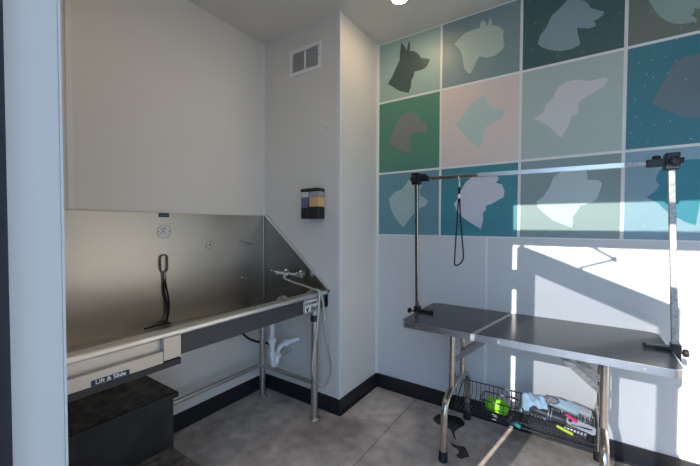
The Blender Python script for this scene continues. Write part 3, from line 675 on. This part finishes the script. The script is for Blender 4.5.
rbox('grooming_pad', (1.978, .325, .302), .14, .055, .034, rot(35, 8, -4), PBLUE, 'pale blue and grey rounded pad lying along the tool basket rim', 'pad', .014)
rbox('grooming_pad', (2.040, .330, .300), .12, .045, .030, rot(35, 10, -4), LGREY, 'light grey rounded pad at the right end of the tool basket', 'pad', .014)
g = thing('hair_clipper', (1.88, .262, .25), 'dark grey cylindrical hair clipper lying across the tool basket', 'clipper')
q = MB(); q.lathe((1.815, .268, .268), (1, -.10, -.06), [(.012, 0), (.020, .01), (.023, .05), (.022, .10), (.026, .12), (.026, .165), (.02, .18)], 18); q.build('body', DGREY, g, smooth=True)
q = MB()
for h in (.095, .108): q.lathe(Vector((1.815, .268, .268))+Vector((1, -.10, -.06)).normalized()*h, (1, -.10, -.06), [(.0245, 0), (.0245, .004)], 18)
q.build('ring', LGREY, g, smooth=True)
rbox('grooming_comb', (2.012, .226, .294), .055, .02, .014, rot(0, 22, -10), PINK, 'pink handled comb resting on the rim of the tool basket', 'comb', .006)
g = thing('slicker_brush', (2.05, .25, .25), 'light grey brush with a round hole in the right half of the tool basket', 'brush')
R_ = rot(50, 10, -4)
M_ = Matrix.Translation((2.052, .232, .262)) @ R_.to_4x4()
q = MB(); q.prism(rrect(-.062, .062, -.019, .019, .012), lambda u, v: M_ @ Vector((u, v, 0)), lambda u, v: M_ @ Vector((u, v, .010))); q.build('brush_back', LGREY, g, bevel=.002)
q = MB(); q.lathe(M_ @ Vector((-.046, .002, .0092)), M_.to_3x3() @ Vector((0, 0, 1)), [(.009, 0), (.009, .0016)], 16); q.build('hole', INK, g)
q = MB()
for i in range(14):
    for jj in range(3): a = M_ @ Vector((-.022+i*.006, -.010+jj*.010, .009)); q.cyl(a, a+M_.to_3x3() @ Vector((0, 0, .006)), .0011, 5)
q.build('bristles', mat('bristle_white', (.7, .7, .7), .4), g)
rbox('detangling_blade', (1.985, .2195, .224), .075, .006, .014, rot(0, 16, 0), YLIME, 'yellow green blade tucked behind the front wires of the tool basket', 'comb', .0025)
rbox('plastic_clip', (1.766, .208, .183), .038, .016, .020, rot(0, 24, 8), TEALP, 'small teal clip at the front edge of the wire shelf', 'clip', .004)
rbox('grooming_comb', (2.03, .262, .213), .10, .03, .02, rot(-40, 8, -3), mat('silver_comb', (.6, .6, .62), .35, .5), 'silver grey comb low in the tool basket under the holed brush', 'comb', .005)

cloth('wash_cloth', (1.945, .272, .205), .26, .09, mat('charcoal_mesh_sheet', s2l(96, 96, 102), .9, var=.2, vscale=40, bump=.5, bscale=80), 'dark grey sheet in the tool basket, added to imitate its sunlit mesh', .005, 8, .006, .012)  # added sheet, stands in for the basket's fine wires catching sun

# ------------------------------------------------------------------ wet patches on the floor
WET = mat('wet_concrete', (.035, .031, .028), .22, var=.15, vscale=9)
def puddle(pts, label):
    p = spline([(x, y, 0) for x, y in pts], 6, closed=True)
    return tag(MB().prism([(v.x, v.y) for v in p], lambda u, v: Vector((u, v, .0002)), lambda u, v: Vector((u, v, .0012))).build('water_puddle', WET), label, 'puddle', 'wet patches on the floor')
puddle([(1.262, .30), (1.268, .375), (1.32, .41), (1.40, .419), (1.447, .368), (1.43, .30), (1.418, .247), (1.437, .20), (1.447, .178), (1.43, .19), (1.405, .235), (1.376, .262), (1.32, .265)], 'large dark wet patch on the concrete behind the front table leg')
puddle([(1.435, .135), (1.47, .128), (1.505, .14), (1.53, .11), (1.55, .072), (1.535, .055), (1.52, .032), (1.49, .040), (1.495, .075), (1.48, .098), (1.445, .108)], 'small dark wet patch on the concrete right of the front table leg')

# ------------------------------------------------------------------ light
sun = bpy.data.lights.new('sun', 'SUN'); sun.energy = SUN; sun.angle = math.radians(.3); sun.color = (1, .96, .90)
so = bpy.data.objects.new('sun', sun); C.objects.link(so)
so.rotation_euler = Vector((.18, 1, -.42)).to_track_quat('-Z', 'Y').to_euler(); so.location = (1, -6, 4)
wd = bpy.data.worlds.new('sky'); bpy.context.scene.world = wd; wd.use_nodes = True
nt = wd.node_tree; bg = nt.nodes['Background']; tc = nt.nodes.new('ShaderNodeTexCoord'); sx = nt.nodes.new('ShaderNodeSeparateXYZ'); rp = nt.nodes.new('ShaderNodeValToRGB')
nt.links.new(tc.outputs['Generated'], sx.inputs[0]); nt.links.new(sx.outputs['Z'], rp.inputs[0]); nt.links.new(rp.outputs[0], bg.inputs[0])
e = rp.color_ramp.elements; e[0].position = 0; e[0].color = (.46, .70, 1.0, 1); e[1].position = .7; e[1].color = (.30, .54, 1.0, 1)
bg.inputs[1].default_value = SKY

# ------------------------------------------------------------------ camera
cam = bpy.data.cameras.new('camera'); co = bpy.data.objects.new('camera', cam); C.objects.link(co)
cam.sensor_width = 36; cam.lens = 336.955/700*36; cam.clip_start = .02
Rv, Uv, Fv = Vector((.829243, .558879, .003220)), Vector((-.016575, .018834, .999685)), Vector((-.558642, .829036, -.024881))
M = Matrix((Rv, Uv, -Fv)).transposed().to_4x4(); M.translation = Vector((2.02024, -1.80111, 1.27)); co.matrix_world = M
sc = bpy.context.scene; sc.camera = co
sc.view_settings.view_transform = 'Standard'; sc.view_settings.look = 'None'; sc.view_settings.exposure = EXPO; sc.view_settings.gamma = 1
sc.cycles.max_bounces = 10; sc.cycles.diffuse_bounces = 6; sc.cycles.transparent_max_bounces = 12
